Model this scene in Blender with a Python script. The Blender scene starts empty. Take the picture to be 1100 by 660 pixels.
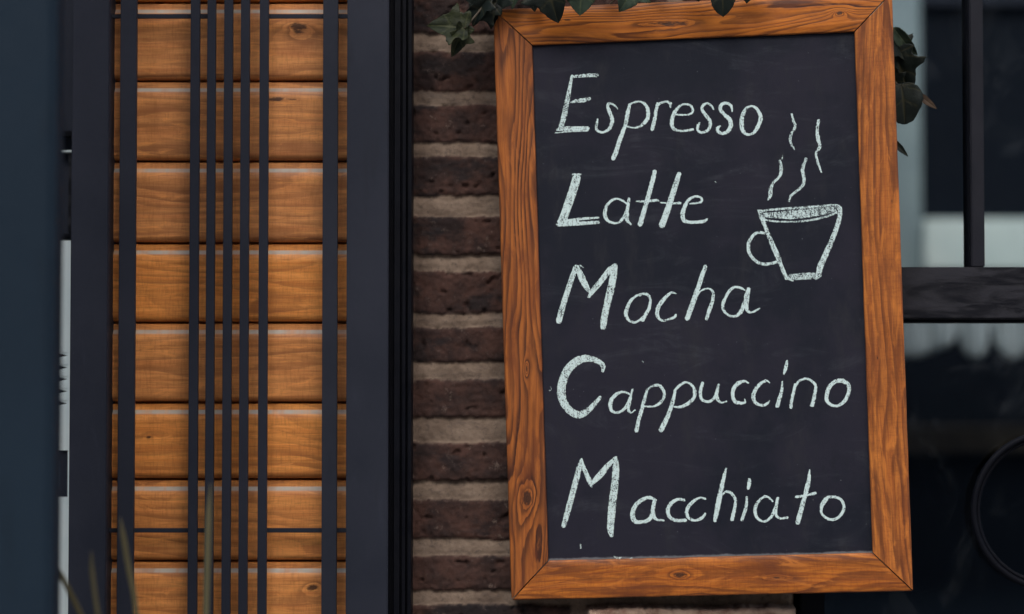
import bpy, bmesh, math, random
import numpy as np
from mathutils import Vector, Matrix, Euler
R_ = math.radians
random.seed(7)
sc = bpy.context.scene
COL = sc.collection

# ------------------------------------------------------------------ camera, sky, sun, exposure
PITCH = R_(2.3); DIST = 3.0; ZC = 1.45 - 3.0 * math.tan(PITCH); FPX = 2500.0
cam = bpy.data.cameras.new('camera'); camo = bpy.data.objects.new('camera', cam); COL.objects.link(camo)
camo.location = (0, -DIST, ZC); camo.rotation_euler = (R_(90) + PITCH, 0, 0)
cam.sensor_width = 36.0; cam.lens = 36.0 * FPX / 1100.0
cam.clip_start = 0.05; cam.clip_end = 400
cam.dof.use_dof = True; cam.dof.focus_distance = 3.0; cam.dof.aperture_fstop = 1.55; cam.dof.aperture_blades = 0
sc.camera = camo

SUN_EL, SUN_AZ = 46.0, -24.0          # degrees; azimuth measured from straight in front of the wall, minus = left
w = bpy.data.worlds.new('World'); sc.world = w; w.use_nodes = True
nt = w.node_tree; nt.nodes.clear()
sky = nt.nodes.new('ShaderNodeTexSky'); sky.sky_type = 'NISHITA'; sky.sun_disc = False
sky.sun_elevation = R_(SUN_EL); sky.sun_rotation = R_(180 + SUN_AZ); sky.dust_density = 3.0; sky.air_density = 1.2; sky.ozone_density = 1.5
bg = nt.nodes.new('ShaderNodeBackground'); bg.inputs[1].default_value = 0.12
wo = nt.nodes.new('ShaderNodeOutputWorld')
nt.links.new(sky.outputs[0], bg.inputs[0]); nt.links.new(bg.outputs[0], wo.inputs[0])
sl = bpy.data.lights.new('sun', 'SUN'); sl.energy = 1.1; sl.angle = R_(22); sl.color = (1.0, 0.95, 0.88)
so = bpy.data.objects.new('sun', sl); COL.objects.link(so)
az = R_(SUN_AZ); el = R_(SUN_EL)
sdir = Vector((math.sin(az) * math.cos(el), -math.cos(az) * math.cos(el), math.sin(el)))
so.rotation_euler = sdir.to_track_quat('Z', 'Y').to_euler(); so.location = sdir * 8
sc.view_settings.view_transform = 'Standard'; sc.view_settings.look = 'None'
sc.view_settings.exposure = 0.68; sc.view_settings.gamma = 1.0; sc.view_settings.use_curve_mapping = False
sc.render.resolution_x = 1024; sc.render.resolution_y = 614
sc.render.engine = 'CYCLES'

# ------------------------------------------------------------------ helpers
def P(px, py, y):
    """Point of the plane Y=y seen at photograph pixel (px, py)."""
    u = (px - 550) / FPX; v = (330 - py) / FPX
    d = Vector((u, math.cos(PITCH) - v * math.sin(PITCH), math.sin(PITCH) + v * math.cos(PITCH)))
    return Vector((0, -DIST, ZC)) + d * ((y + DIST) / d.y)
def X(px, y, py=330): return P(px, py, y).x
def Z(py, y, px=550): return P(px, py, y).z

def thing(name, label, cat, loc=(0, 0, 0), group=None):
    o = bpy.data.objects.new(name, None); COL.objects.link(o); o.location = loc; o.empty_display_size = 0.05
    o['label'] = label; o['category'] = cat
    if group: o['group'] = group
    return o
def link(name, me, mat, parent=None, smooth=False):
    o = bpy.data.objects.new(name, me); COL.objects.link(o)
    if mat: me.materials.append(mat)
    if parent:
        o.parent = parent; o.matrix_parent_inverse = Matrix.Translation(parent.location).inverted()
    if smooth:
        me.polygons.foreach_set('use_smooth', [True] * len(me.polygons))
    return o
def obj(name, bm, mat, parent=None, smooth=False):
    bmesh.ops.recalc_face_normals(bm, faces=bm.faces[:])
    me = bpy.data.meshes.new(name); bm.to_mesh(me); bm.free()
    return link(name, me, mat, parent, smooth)
def add_box(bm, x0, x1, y0, y1, z0, z1, bev=0.0):
    t = bmesh.new()
    bmesh.ops.create_cube(t, size=1.0)
    for v in t.verts:
        v.co = Vector(((x0 + x1) / 2 + v.co.x * (x1 - x0), (y0 + y1) / 2 + v.co.y * (y1 - y0), (z0 + z1) / 2 + v.co.z * (z1 - z0)))
    if bev > 0: bmesh.ops.bevel(t, geom=t.edges[:], offset=bev, segments=2, affect='EDGES')
    me = bpy.data.meshes.new('t'); t.to_mesh(me); t.free(); bm.from_mesh(me); bpy.data.meshes.remove(me)
def box(name, x0, x1, y0, y1, z0, z1, mat, parent=None, bev=0.0):
    bm = bmesh.new(); add_box(bm, x0, x1, y0, y1, z0, z1, bev); return obj(name, bm, mat, parent)
def add_prism(bm, pts, axis, a, b):
    """Extrude a closed 2D outline along an axis ('x': pts=(y,z), 'y': pts=(x,z), 'z': pts=(x,y))."""
    def mk(p, t):
        return {'x': (t, p[0], p[1]), 'y': (p[0], t, p[1]), 'z': (p[0], p[1], t)}[axis]
    A = [bm.verts.new(mk(p, a)) for p in pts]; B = [bm.verts.new(mk(p, b)) for p in pts]
    n = len(pts)
    bm.faces.new(A); bm.faces.new(B[::-1])
    for i in range(n): bm.faces.new((A[i], A[(i + 1) % n], B[(i + 1) % n], B[i]))
def add_tube(bm, pts, rad, seg=10, closed=False):
    pts = [Vector(p) for p in pts]; n = len(pts)
    rads = rad if isinstance(rad, (list, tuple)) else [rad] * n
    rings = []; up = Vector((0.13, 0.2, 0.97)).normalized()
    for i, p in enumerate(pts):
        if closed: t = pts[(i + 1) % n] - pts[i - 1]
        else: t = pts[min(i + 1, n - 1)] - pts[max(i - 1, 0)]
        t.normalize(); a = t.cross(up)
        if a.length < 1e-3: a = t.cross(Vector((1, 0, 0)))
        a.normalize(); b = t.cross(a).normalized()
        rings.append([bm.verts.new(p + (a * math.cos(k * 2 * math.pi / seg) + b * math.sin(k * 2 * math.pi / seg)) * rads[i]) for k in range(seg)])
    m = n if closed else n - 1
    for i in range(m):
        r0, r1 = rings[i], rings[(i + 1) % n]
        for k in range(seg): bm.faces.new((r0[k], r0[(k + 1) % seg], r1[(k + 1) % seg], r1[k]))
    if not closed: bm.faces.new(rings[0]); bm.faces.new(rings[-1][::-1])
def catmull(pts, k=10):
    pts = [np.array(p, float) for p in pts]
    if len(pts) == 2: return [pts[0] + (pts[1] - pts[0]) * i / k for i in range(k + 1)]
    q = [2 * pts[0] - pts[1]] + pts + [2 * pts[-1] - pts[-2]]; out = []
    for i in range(1, len(q) - 2):
        p0, p1, p2, p3 = q[i - 1:i + 3]
        for j in range(k):
            t = j / k
            out.append(0.5 * (2 * p1 + (p2 - p0) * t + (2 * p0 - 5 * p1 + 4 * p2 - p3) * t * t + (3 * p1 - p0 - 3 * p2 + p3) * t ** 3))
    out.append(pts[-1]); return out

rs = np.random.RandomState(5)
TAB = rs.rand(256, 256)
def vnoise(x, y):
    xi = np.floor(x).astype(int); yi = np.floor(y).astype(int); fx = x - xi; fy = y - yi
    fx = fx * fx * (3 - 2 * fx); fy = fy * fy * (3 - 2 * fy)
    a = TAB[xi & 255, yi & 255]; b = TAB[(xi + 1) & 255, yi & 255]; c = TAB[xi & 255, (yi + 1) & 255]; d = TAB[(xi + 1) & 255, (yi + 1) & 255]
    return (a * (1 - fx) + b * fx) * (1 - fy) + (c * (1 - fx) + d * fx) * fy
def fbm(x, y, o=4):
    s = 0; a = 0.5; n = 0
    for i in range(o): s = s + a * vnoise(x + 17.3 * i, y + 9.1 * i); n += a; a *= 0.5; x = x * 2.03; y = y * 2.03
    return s / n

# ------------------------------------------------------------------ material toolkit
class N:
    def __init__(s, name):
        s.m = bpy.data.materials.new(name); s.m.use_nodes = True; s.t = s.m.node_tree; s.t.nodes.clear()
        s.out = s.t.nodes.new('ShaderNodeOutputMaterial'); s.b = s.t.nodes.new('ShaderNodeBsdfPrincipled')
        s.t.links.new(s.b.outputs[0], s.out.inputs[0])
    def put(s, sock, v):
        if isinstance(v, bpy.types.NodeSocket): s.t.links.new(v, sock)
        elif isinstance(v, (tuple, list)) and len(v) == 3 and sock.type == 'RGBA': sock.default_value = (*v, 1)
        else: sock.default_value = v
    def math(s, op, a, b=None, c=None, clamp=False):
        n = s.t.nodes.new('ShaderNodeMath'); n.operation = op; n.use_clamp = clamp
        for i, v in enumerate((a, b, c)):
            if v is not None: s.put(n.inputs[i], v)
        return n.outputs[0]
    def attr(s, name):
        n = s.t.nodes.new('ShaderNodeAttribute'); n.attribute_name = name; return n
    def coord(s, kind='Object'):
        return s.t.nodes.new('ShaderNodeTexCoord').outputs[kind]
    def scale(s, vec, sc3, off=(0, 0, 0)):
        n = s.t.nodes.new('ShaderNodeMapping'); s.put(n.inputs['Vector'], vec); n.inputs['Scale'].default_value = sc3; n.inputs['Location'].default_value = off; return n.outputs[0]
    def noise(s, vec, scale=5, detail=4, rough=0.55, dist=0.0):
        n = s.t.nodes.new('ShaderNodeTexNoise'); s.put(n.inputs['Vector'], vec); n.inputs['Scale'].default_value = scale
        n.inputs['Detail'].default_value = detail; n.inputs['Roughness'].default_value = rough; n.inputs['Distortion'].default_value = dist
        return n.outputs['Fac']
    def ramp(s, f, stops, interp='LINEAR'):
        n = s.t.nodes.new('ShaderNodeValToRGB'); s.put(n.inputs[0], f); cr = n.color_ramp; cr.interpolation = interp
        while len(cr.elements) < len(stops): cr.elements.new(0.5)
        for e, (p, c) in zip(cr.elements, stops):
            e.position = p; e.color = (*c, 1) if isinstance(c, (tuple, list)) else (c, c, c, 1)
        return n.outputs[0]
    def map(s, v, a, b, c=0.0, d=1.0, smooth=True):
        n = s.t.nodes.new('ShaderNodeMapRange'); n.interpolation_type = 'SMOOTHSTEP' if smooth else 'LINEAR'
        for i, q in enumerate((v, a, b, c, d)): s.put(n.inputs[i], q)
        return n.outputs[0]
    def mix(s, f, a, b, mode='MIX'):
        n = s.t.nodes.new('ShaderNodeMix'); n.data_type = 'RGBA'; n.blend_type = mode
        s.put(n.inputs[0], f); s.put(n.inputs[6], a); s.put(n.inputs[7], b); return n.outputs[2]
    def sep(s, vec):
        n = s.t.nodes.new('ShaderNodeSeparateXYZ'); s.put(n.inputs[0], vec); return n.outputs
    def comb(s, x, y, z):
        n = s.t.nodes.new('ShaderNodeCombineXYZ')
        for i, q in enumerate((x, y, z)): s.put(n.inputs[i], q)
        return n.outputs[0]
    def bump(s, h, strength=0.3, dist=0.001):
        n = s.t.nodes.new('ShaderNodeBump'); s.put(n.inputs['Height'], h); n.inputs['Strength'].default_value = strength; n.inputs['Distance'].default_value = dist
        s.t.links.new(n.outputs[0], s.b.inputs['Normal']); return n
    def set(s, **k):
        for a, v in k.items():
            s.put(s.b.inputs[{'base': 'Base Color', 'rough': 'Roughness', 'metal': 'Metallic', 'spec': 'Specular IOR Level', 'coat': 'Coat Weight', 'coatr': 'Coat Roughness', 'trans': 'Transmission Weight', 'alpha': 'Alpha', 'sheen': 'Sheen Weight', 'ior': 'IOR'}[a]], v)
        return s

def mat_paint(name, c1, c2, rough=0.45, nscale=6, grain=900, bump=0.15, spec=0.5, scratch=True):
    m = N(name); co = m.coord()
    n = m.noise(co, nscale, 5, 0.6); n2 = m.noise(co, 45, 4, 0.7)
    base = m.mix(m.map(n, 0.35, 0.68), c1, c2)
    base = m.mix(m.map(m.noise(m.scale(co, (2.0, 1, 0.5), (4, 2, 9)), 14, 6, 0.7), 0.55, 0.75, 0, 0.45), base, tuple(q * 0.45 for q in c1))
    base = m.mix(m.map(m.noise(m.scale(co, (1.3, 1, 0.35), (9, 2, 3)), 38, 6, 0.75), 0.58, 0.78, 0, 0.28 if scratch else 0.08), base, tuple(q * 1.9 + 0.006 for q in c2))
    if scratch:
        sp = m.map(m.noise(co, 260, 2, 0.5), 0.76, 0.80)
        base = m.mix(m.math('MULTIPLY', sp, 0.35), base, tuple(min(1, 4 * q + .03) for q in c2))
    fine = m.noise(co, grain, 2, 0.5)
    m.set(base=base, rough=m.map(n2, 0.3, 0.7, rough - 0.07, rough + 0.1), spec=spec)
    m.bump(m.math('ADD', m.math('MULTIPLY', fine, 0.5), m.math('MULTIPLY', n2, 0.8)), bump, 0.0006)
    return m.m

def mat_wood(name, light, mid, dark, freq, contrast, knots=(), swirl=1.0, rough=0.42, coat=0.25, pores=1.0, attr=True, gsc=1.0, saw=0.0, blotch=0.0, vary=0.10, rmin=0.5, sharp=0.25, stain=0.0):
    """Softwood: sawtooth growth rings read from a stretched field; 'grain' attribute = (metres along, metres across, seed)."""
    m = N(name); g = m.attr('grain').outputs['Vector']; L, A, S = m.sep(g)[:3]
    so = m.math('MULTIPLY', S, 7.31)
    lo = m.noise(m.comb(m.math('MULTIPLY', L, 3.2 * gsc), m.math('MULTIPLY', A, 17.0 * gsc), so), 1.0, 2.0, 0.45)
    lo2 = m.noise(m.comb(m.math('MULTIPLY', L, 12.0 * gsc), m.math('MULTIPLY', A, 50.0), m.math('ADD', so, 31.0)), 1.0, 3.0, 0.5)
    f = m.math('ADD', m.math('MULTIPLY', A, 9.0), m.math('MULTIPLY', lo, 1.5 * swirl))
    f = m.math('ADD', f, m.math('MULTIPLY', lo2, 0.13 * swirl))
    kd = None
    bent2 = m.noise(m.comb(m.math('MULTIPLY', L, 35.0), m.math('MULTIPLY', A, 70.0), so), 1.0, 2.0, 0.5)
    bent = m.noise(m.comb(m.math('MULTIPLY', L, 90.0), m.math('MULTIPLY', A, 260.0), so), 1.0, 3.0, 0.6)
    for (kl, ka, kr, ks, *ex) in knots:
        stt, amp = ex if ex else (0.55, 1.1)
        dl = m.math('MULTIPLY', m.math('SUBTRACT', L, kl), stt); da = m.math('SUBTRACT', A, ka); dsd = m.math('ABSOLUTE', m.math('SUBTRACT', S, ks))
        d = m.math('SQRT', m.math('ADD', m.math('MULTIPLY', dl, dl), m.math('MULTIPLY', da, da)))
        d = m.math('ADD', d, m.math('MULTIPLY', dsd, 1.0))
        d = m.math('ADD', d, m.math('MULTIPLY', m.math('SUBTRACT', bent2, 0.5), kr * 1.6))
        e = m.math('POWER', 2.718, m.math('MULTIPLY', m.math('DIVIDE', d, kr), -0.8))
        f = m.math('ADD', f, m.math('MULTIPLY', e, amp))
        dj = m.math('ADD', d, m.math('MULTIPLY', m.math('SUBTRACT', bent, 0.5), kr * 2.2))
        k1 = m.map(dj, kr * 0.95, kr * 0.35)
        kd = k1 if kd is None else m.math('MAXIMUM', kd, k1)
    f = m.math('ADD', f, m.math('MULTIPLY', m.math('SUBTRACT', m.noise(m.comb(m.math('MULTIPLY', L, 55.0), m.math('MULTIPLY', A, 420.0), so), 1.0, 3.0, 0.6), 0.5), 0.13 / freq))
    ff = m.math('MULTIPLY', f, freq); rid = m.math('FLOOR', ff)
    wn = m.t.nodes.new('ShaderNodeTexWhiteNoise'); wn.noise_dimensions = '2D'; m.put(wn.inputs['Vector'], m.comb(rid, S, 0.0))
    rv = m.noise(m.comb(m.math('MULTIPLY', L, 7.0), m.math('MULTIPLY', rid, 5.3), so), 1.0, 2.0, 0.5)
    ringw = m.math('MULTIPLY', m.map(wn.outputs['Value'], 0.0, 1.0, rmin, 1.15), m.map(rv, 0.3, 0.6, 0.4 + rmin * .4, 1.0))
    fr = m.math('FRACT', ff)
    ring = m.math('MULTIPLY', m.math('MULTIPLY', m.map(fr, sharp, 0.86), m.map(fr, 1.0, 0.9)), ringw)
    fib = m.noise(m.comb(m.math('MULTIPLY', L, 28.0), m.math('MULTIPLY', A, 1500.0), so), 1.0, 3.0, 0.6)
    fib2 = m.noise(m.comb(m.math('MULTIPLY', L, 9.0), m.math('MULTIPLY', A, 260.0), so), 1.0, 3.0, 0.6)
    blot = m.noise(m.comb(m.math('MULTIPLY', L, 9.0), m.math('MULTIPLY', A, 26.0), m.math('ADD', so, 3.0)), 1.0, 3.0, 0.5)
    base = m.mix(m.map(fib2, 0.3, 0.72), light, mid)
    amt = m.math('MULTIPLY', ring, m.map(blot, 0.25, 0.75, contrast * 0.55, contrast))
    base = m.mix(amt, base, dark)
    base = m.mix(m.map(fib, 0.48, 0.75, 0.0, 0.34 * pores), base, dark)
    base = m.mix(m.map(blot, 0.5, 0.78, 0.0, 0.35), base, tuple(q * 0.62 for q in mid))
    wv = m.t.nodes.new('ShaderNodeTexWhiteNoise'); wv.noise_dimensions = '2D'; m.put(wv.inputs['Vector'], m.comb(m.math('MULTIPLY', S, 3.7), 0.5, 0.0)); vr = wv.outputs['Value']
    hs = m.t.nodes.new('ShaderNodeHueSaturation'); m.put(hs.inputs['Color'], base)
    m.put(hs.inputs['Value'], m.map(vr, 0.0, 1.0, 1.14 - vary, 1.10)); m.put(hs.inputs['Saturation'], m.map(vr, 0.0, 1.0, 0.96, 1.02))
    base = hs.outputs[0]
    sawn = m.noise(m.comb(m.math('MULTIPLY', L, 420.0), m.math('MULTIPLY', A, 60.0), so), 1.0, 3.0, 0.6)
    base = m.mix(m.map(sawn, 0.45, 0.68, 0.0, saw), base, dark)
    bl2 = m.noise(m.comb(m.math('MULTIPLY', L, 16.0), m.math('MULTIPLY', A, 70.0), m.math('ADD', so, 11.0)), 1.0, 5.0, 0.65, 0.8)
    base = m.mix(m.map(bl2, 0.50, 0.66, 0.0, 0.25 + 0.35 * blotch), base, tuple(q * 0.5 for q in mid))
    base = m.mix(m.map(bl2, 0.46, 0.32, 0.0, 0.30 + 0.30 * blotch), base, tuple(q * 1.25 for q in light))
    if stain > 0:
        sn = m.noise(m.comb(m.math('MULTIPLY', L, 11.0), m.math('MULTIPLY', A, 34.0), m.math('ADD', so, 23.0)), 1.0, 5.0, 0.68, 0.6)
        base = m.mix(m.map(sn, 0.50, 0.66, 0.0, stain), base, (0.13, 0.034, 0.012))
        ed = m.math('MAXIMUM', m.map(A, 0.004, 0.0, 0, 0.45), m.map(A, 0.046, 0.051, 0, 0.35))
        base = m.mix(m.math('MULTIPLY', ed, m.map(bl2, 0.35, 0.6, 0.2, 1.0)), base, (0.06, 0.018, 0.009))
    if kd is not None: base = m.mix(m.math('MULTIPLY', kd, 0.88), base, (0.035, 0.014, 0.008))
    dent = m.noise(m.comb(m.math('MULTIPLY', L, 120.0), m.math('MULTIPLY', A, 190.0), so), 1.0, 2.0, 0.5)
    base = m.mix(m.map(dent, 0.80, 0.84, 0.0, 0.7), base, dark)
    led = m.attr('ledge_highlight').outputs['Fac']; nl = m.noise(m.comb(m.math('MULTIPLY', L, 40.0), 0.0, so), 1.0, 3.0, 0.6)
    base = m.mix(m.math('MULTIPLY', led, m.map(nl, 0.3, 0.6, 0.45, 0.95)), base, (0.42, 0.41, 0.36))  # sky highlight of the upper chamfer painted in as pale grey
    m.set(base=base, rough=m.map(fib, 0.3, 0.7, rough - 0.06, rough + 0.12), coat=coat, coatr=0.22, spec=0.4)
    h = m.math('ADD', m.math('MULTIPLY', fib, 0.5), m.math('MULTIPLY', ring, -0.35)); h = m.math('ADD', h, m.math('MULTIPLY', fib2, 0.6))
    m.bump(h, 0.28, 0.0009)
    return m.m

M = {}
YC = 0.030    # face of the planks
ZB, ZT = 0.04, 2.42
gro = [Z(p, YC) for p in (86.0, 172.5, 260.5, 346.0, 432.0, 514.5, 602.5)]
while gro[0] < ZT + 0.05: gro.insert(0, gro[0] + 0.1035)
while gro[-1] > ZB - 0.05: gro.append(gro[-1] - 0.1035)
def plank_knot(px, py, r):
    z = Z(py, YC, px); i = max(k for k in range(len(gro)) if gro[k] > z)
    return (X(px, YC, py), gro[i] - z, r, float(i + 1))
M['frame'] = mat_paint('dark_painted_steel', (0.0125, 0.0160, 0.0275), (0.0180, 0.0215, 0.0345), 0.6, 5, spec=0.25)
M['black'] = mat_paint('black_gloss_paint', (0.0008, 0.0012, 0.0035), (0.0016, 0.0023, 0.0055), 0.5, 9, bump=0.1, spec=0.14, scratch=False)
M['navy'] = mat_paint('navy_paint', (0.0068, 0.0165, 0.0290), (0.0085, 0.0195, 0.0335), 0.65, 3, scratch=False, spec=0.18)
M['white'] = mat_paint('white_paint', (0.68, 0.78, 0.78), (0.78, 0.85, 0.84), 0.5, 8, scratch=False)
M['pale'] = mat_paint('pale_grey_metal', (0.68, 0.78, 0.78), (0.76, 0.84, 0.83), 0.5, 12, scratch=False)
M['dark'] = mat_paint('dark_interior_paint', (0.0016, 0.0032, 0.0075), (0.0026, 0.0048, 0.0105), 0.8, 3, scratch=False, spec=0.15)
M['slate'] = mat_paint('shaded_head_grey', (0.020, 0.023, 0.036), (0.026, 0.029, 0.044), 0.8, 3, scratch=False, spec=0.2)
M['iron'] = mat_paint('forged_iron', (0.0012, 0.0018, 0.0045), (0.0022, 0.0030, 0.0065), 0.6, 12, scratch=False, spec=0.12)
M['white_dim'] = mat_paint('white_paint_shaded', (0.24, 0.30, 0.33), (0.30, 0.37, 0.39), 0.6, 3, scratch=False, spec=0.3)  # inner frame's white greyed down: shade on the post put into the colour
M['mull'] = mat_paint('mullion_paint', (0.0050, 0.0060, 0.0115), (0.0085, 0.0095, 0.0160), 0.55, 6, spec=0.25)
M['latch'] = mat_paint('worn_blue_steel', (0.035, 0.055, 0.080), (0.055, 0.08, 0.11), 0.4, 12)
M['bench'] = mat_paint('brown_stained_board', (0.060, 0.045, 0.034), (0.085, 0.065, 0.048), 0.6, 6, scratch=False, spec=0.2)
m = N('weathered_black_paint'); co = m.coord()
st = m.noise(m.scale(co, (0.32, 1, 1.5)), 34, 6, 0.62, 0.8); st2 = m.noise(m.scale(co, (0.5, 1, 1)), 160, 4, 0.7)
b_ = m.mix(m.map(st, 0.42, 0.62), (0.0030, 0.0036, 0.0070), (0.0140, 0.0145, 0.0210)); b_ = m.mix(m.map(st2, 0.6, 0.8, 0, 0.5), b_, (0.03, 0.03, 0.034))
m.set(base=b_, rough=m.map(st, 0.4, 0.6, 0.4, 0.65), spec=0.3); m.bump(m.math('ADD', st, st2), 0.3, 0.0015); M['sash'] = m.m

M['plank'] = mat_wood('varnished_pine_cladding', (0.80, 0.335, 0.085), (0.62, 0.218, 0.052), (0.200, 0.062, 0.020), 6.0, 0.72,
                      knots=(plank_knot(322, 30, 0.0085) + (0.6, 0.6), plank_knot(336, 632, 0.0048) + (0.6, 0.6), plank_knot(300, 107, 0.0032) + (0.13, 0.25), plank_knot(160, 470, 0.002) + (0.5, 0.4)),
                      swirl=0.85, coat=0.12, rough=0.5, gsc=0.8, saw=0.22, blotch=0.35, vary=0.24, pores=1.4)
M['rail_bold'] = mat_wood('stained_pine_bold_grain', (0.52, 0.168, 0.027), (0.40, 0.115, 0.018), (0.040, 0.011, 0.006), 11.0, 1.1,
                     knots=((0.45, 0.031, 0.0035, 1.0, 0.6, 0.6), (0.232, 0.029, 0.0042, 1.0, 0.13, 0.25), (0.10, 0.022, 0.0018, 1.0, 0.3, 0.1)), swirl=0.95, coat=0.05, gsc=0.8, pores=1.2, blotch=0.0, rmin=0.8, sharp=0.35, stain=0.35)
M['rail_dark'] = mat_wood('stained_pine_dark_swirl', (0.38, 0.120, 0.024), (0.26, 0.075, 0.016), (0.026, 0.008, 0.006), 6.5, 1.1,
                     knots=((0.640, 0.031, 0.0088, 2.0, 0.6, 0.7), (0.47, 0.030, 0.0016, 2.0, 0.3, 0.8)), swirl=1.35, coat=0.05, gsc=0.85, pores=1.2, blotch=0.0, rmin=0.85, sharp=0.2, stain=0.65)
M['rail_soft'] = mat_wood('stained_pine_soft_grain', (0.50, 0.165, 0.028), (0.32, 0.088, 0.017), (0.085, 0.022, 0.009), 6.5, 0.90,
                     knots=((0.222, 0.027, 0.0050, 4.0, 0.6, 0.6), (0.345, 0.022, 0.0012, 4.0, 0.2, 0.9), (0.27, 0.01, 0.0012, 3.0, 0.5, 0.2), (0.47, 0.036, 0.0010, 3.0, 0.5, 0.2)), swirl=1.05, coat=0.05, pores=2.2, gsc=0.8, saw=0.22, blotch=1.0, stain=0.5)

# ------------------------------------------------------------------ ground and an added light-blocking building
m = N('paving_stone'); co = m.coord()
br = m.t.nodes.new('ShaderNodeTexBrick'); m.put(br.inputs['Vector'], co); br.inputs['Scale'].default_value = 2.5
br.inputs['Color1'].default_value = (0.20, 0.19, 0.18, 1); br.inputs['Color2'].default_value = (0.26, 0.245, 0.23, 1); br.inputs['Mortar'].default_value = (0.10, 0.095, 0.09, 1)
m.set(base=m.mix(0.5, br.outputs[0], m.ramp(m.noise(co, 3, 6), [(0.3, (0.15, 0.14, 0.135)), (0.7, (0.28, 0.265, 0.25))])), rough=0.8); M['paving'] = m.m
bm = bmesh.new(); bmesh.ops.create_grid(bm, x_segments=1, y_segments=1, size=60)
o = obj('pavement', bm, M['paving']); o['kind'] = 'structure'; o.location = (0, 0, 0)

m = N('blocker_render'); co = m.coord(); m.set(base=m.ramp(m.noise(co, 0.8, 6), [(0.3, (0.035, 0.038, 0.045)), (0.7, (0.055, 0.058, 0.066))]), rough=0.9); M['blocker'] = m.m
# building added behind the camera to keep horizon sky out of the reflections
blocker = thing('horizon_blocker', 'dark building with plain windows, added out of view to block horizon sky', 'building', (0, -13, 0))
def wall_with_holes(bm, x0, x1, z0, z1, ya, yb, holes):
    xs = sorted({x0, x1, *[h[0] for h in holes], *[h[1] for h in holes]}); zs = sorted({z0, z1, *[h[2] for h in holes], *[h[3] for h in holes]})
    for i in range(len(xs) - 1):
        for j in range(len(zs) - 1):
            cx = (xs[i] + xs[i + 1]) / 2; cz = (zs[j] + zs[j + 1]) / 2
            if any(h[0] < cx < h[1] and h[2] < cz < h[3] for h in holes): continue
            add_box(bm, xs[i], xs[i + 1], ya, yb, zs[j], zs[j + 1])
bm = bmesh.new()
holes = [(x, x + 1.2, z, z + 1.5) for x in (-10.2, -6.6, -3.0, 0.9, 4.5, 8.1) for z in (1.0, 4.2)]
wall_with_holes(bm, -14, 14, 0, 7.2, -13.2, -12.9, holes); obj('wall', bm, M['blocker'], blocker)
for h in holes: box('window', h[0], h[1], -13.15, -13.05, h[2], h[3], M['black'], blocker)
box('blocker_roof', -14.3, 14.3, -17, -12.6, 7.2, 7.5, M['black'], blocker)

# ------------------------------------------------------------------ foreground navy post (out of focus, left edge)
YP = -0.55
t = thing('door_post', 'blurred dark blue painted post filling the left edge in front of the wooden panel', 'post', (X(-60, YP), YP, 0))
xr = X(57.5, YP)
pts = [(xr, YP + 0.03), (xr, YP + 0.008), (xr - 0.008, YP), (xr - 0.30, YP), (xr - 0.30, YP + 0.10), (xr - 0.01, YP + 0.10), (xr - 0.01, YP + 0.03)]
bm = bmesh.new(); add_prism(bm, pts, 'z', 0.03, 2.5); obj('post', bm, M['navy'], t)
box('base_plate', xr - 0.33, xr + 0.03, YP - 0.03, YP + 0.13, 0, 0.03, M['black'], t, 0.003)

# ------------------------------------------------------------------ pale metal strip behind the gap
YS = 0.10
t = thing('metal_cabinet', 'pale grey metal cabinet with louvre slots in the gap beside the blue post', 'cabinet', (X(30, YS), YS + 0.1, 0))
x0, x1 = X(-130, YS), X(76.5, YS)
bm = bmesh.new(); hole = [(X(20, YS), X(74, YS), Z(534, YS), Z(484, YS))]
slots = [(X(30, YS), X(73, YS), Z(p + 3.2, YS), Z(p - 3.2, YS)) for p in (382, 395, 407.5, 420.5, 433.5)]
wall_with_holes(bm, x0, x1, 0.05, Z(258.5, YS), YS, YS + 0.012, hole + slots)
obj('door', bm, M['pale'], t)
box('body', x0, x1, YS + 0.03, YS + 0.3, 0.0, Z(258.5, YS) - 0.003, M['black'], t)
# louvre hoods: wedge-shaped dark mouths
for s in slots:
    bm = bmesh.new(); zc = (s[2] + s[3]) / 2
    for sg in (1, -1):
        add_prism(bm, [(s[1], zc), (s[1], zc + sg * 0.0039), (s[0] + 0.036, zc + sg * 0.0039)], 'y', YS + 0.001, YS + 0.011)
    obj('louvre', bm, M['pale'], t)
h = hole[0]
bm = bmesh.new()
add_prism(bm, [(h[0], h[2]), (h[1], h[2]), (h[1] - 0.011, h[2] + 0.012), (h[0], h[2] + 0.012)], 'y', YS + 0.002, YS + 0.016)
add_prism(bm, [(h[1], h[2]), (h[1], h[3]), (h[1] - 0.011, h[3] - 0.013), (h[1] - 0.011, h[2] + 0.012)], 'y', YS + 0.003, YS + 0.014)
add_prism(bm, [(h[0], h[3]), (h[1], h[3]), (h[1] - 0.011, h[3] - 0.013), (h[0], h[3] - 0.013)], 'y', YS + 0.004, YS + 0.018)
hd = obj('handle', bm, M['frame'], t)
box('latch', h[0], h[1] - 0.012, YS + 0.012, YS + 0.025, h[2] + 0.013, h[3] - 0.014, M['latch'], hd)
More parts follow.
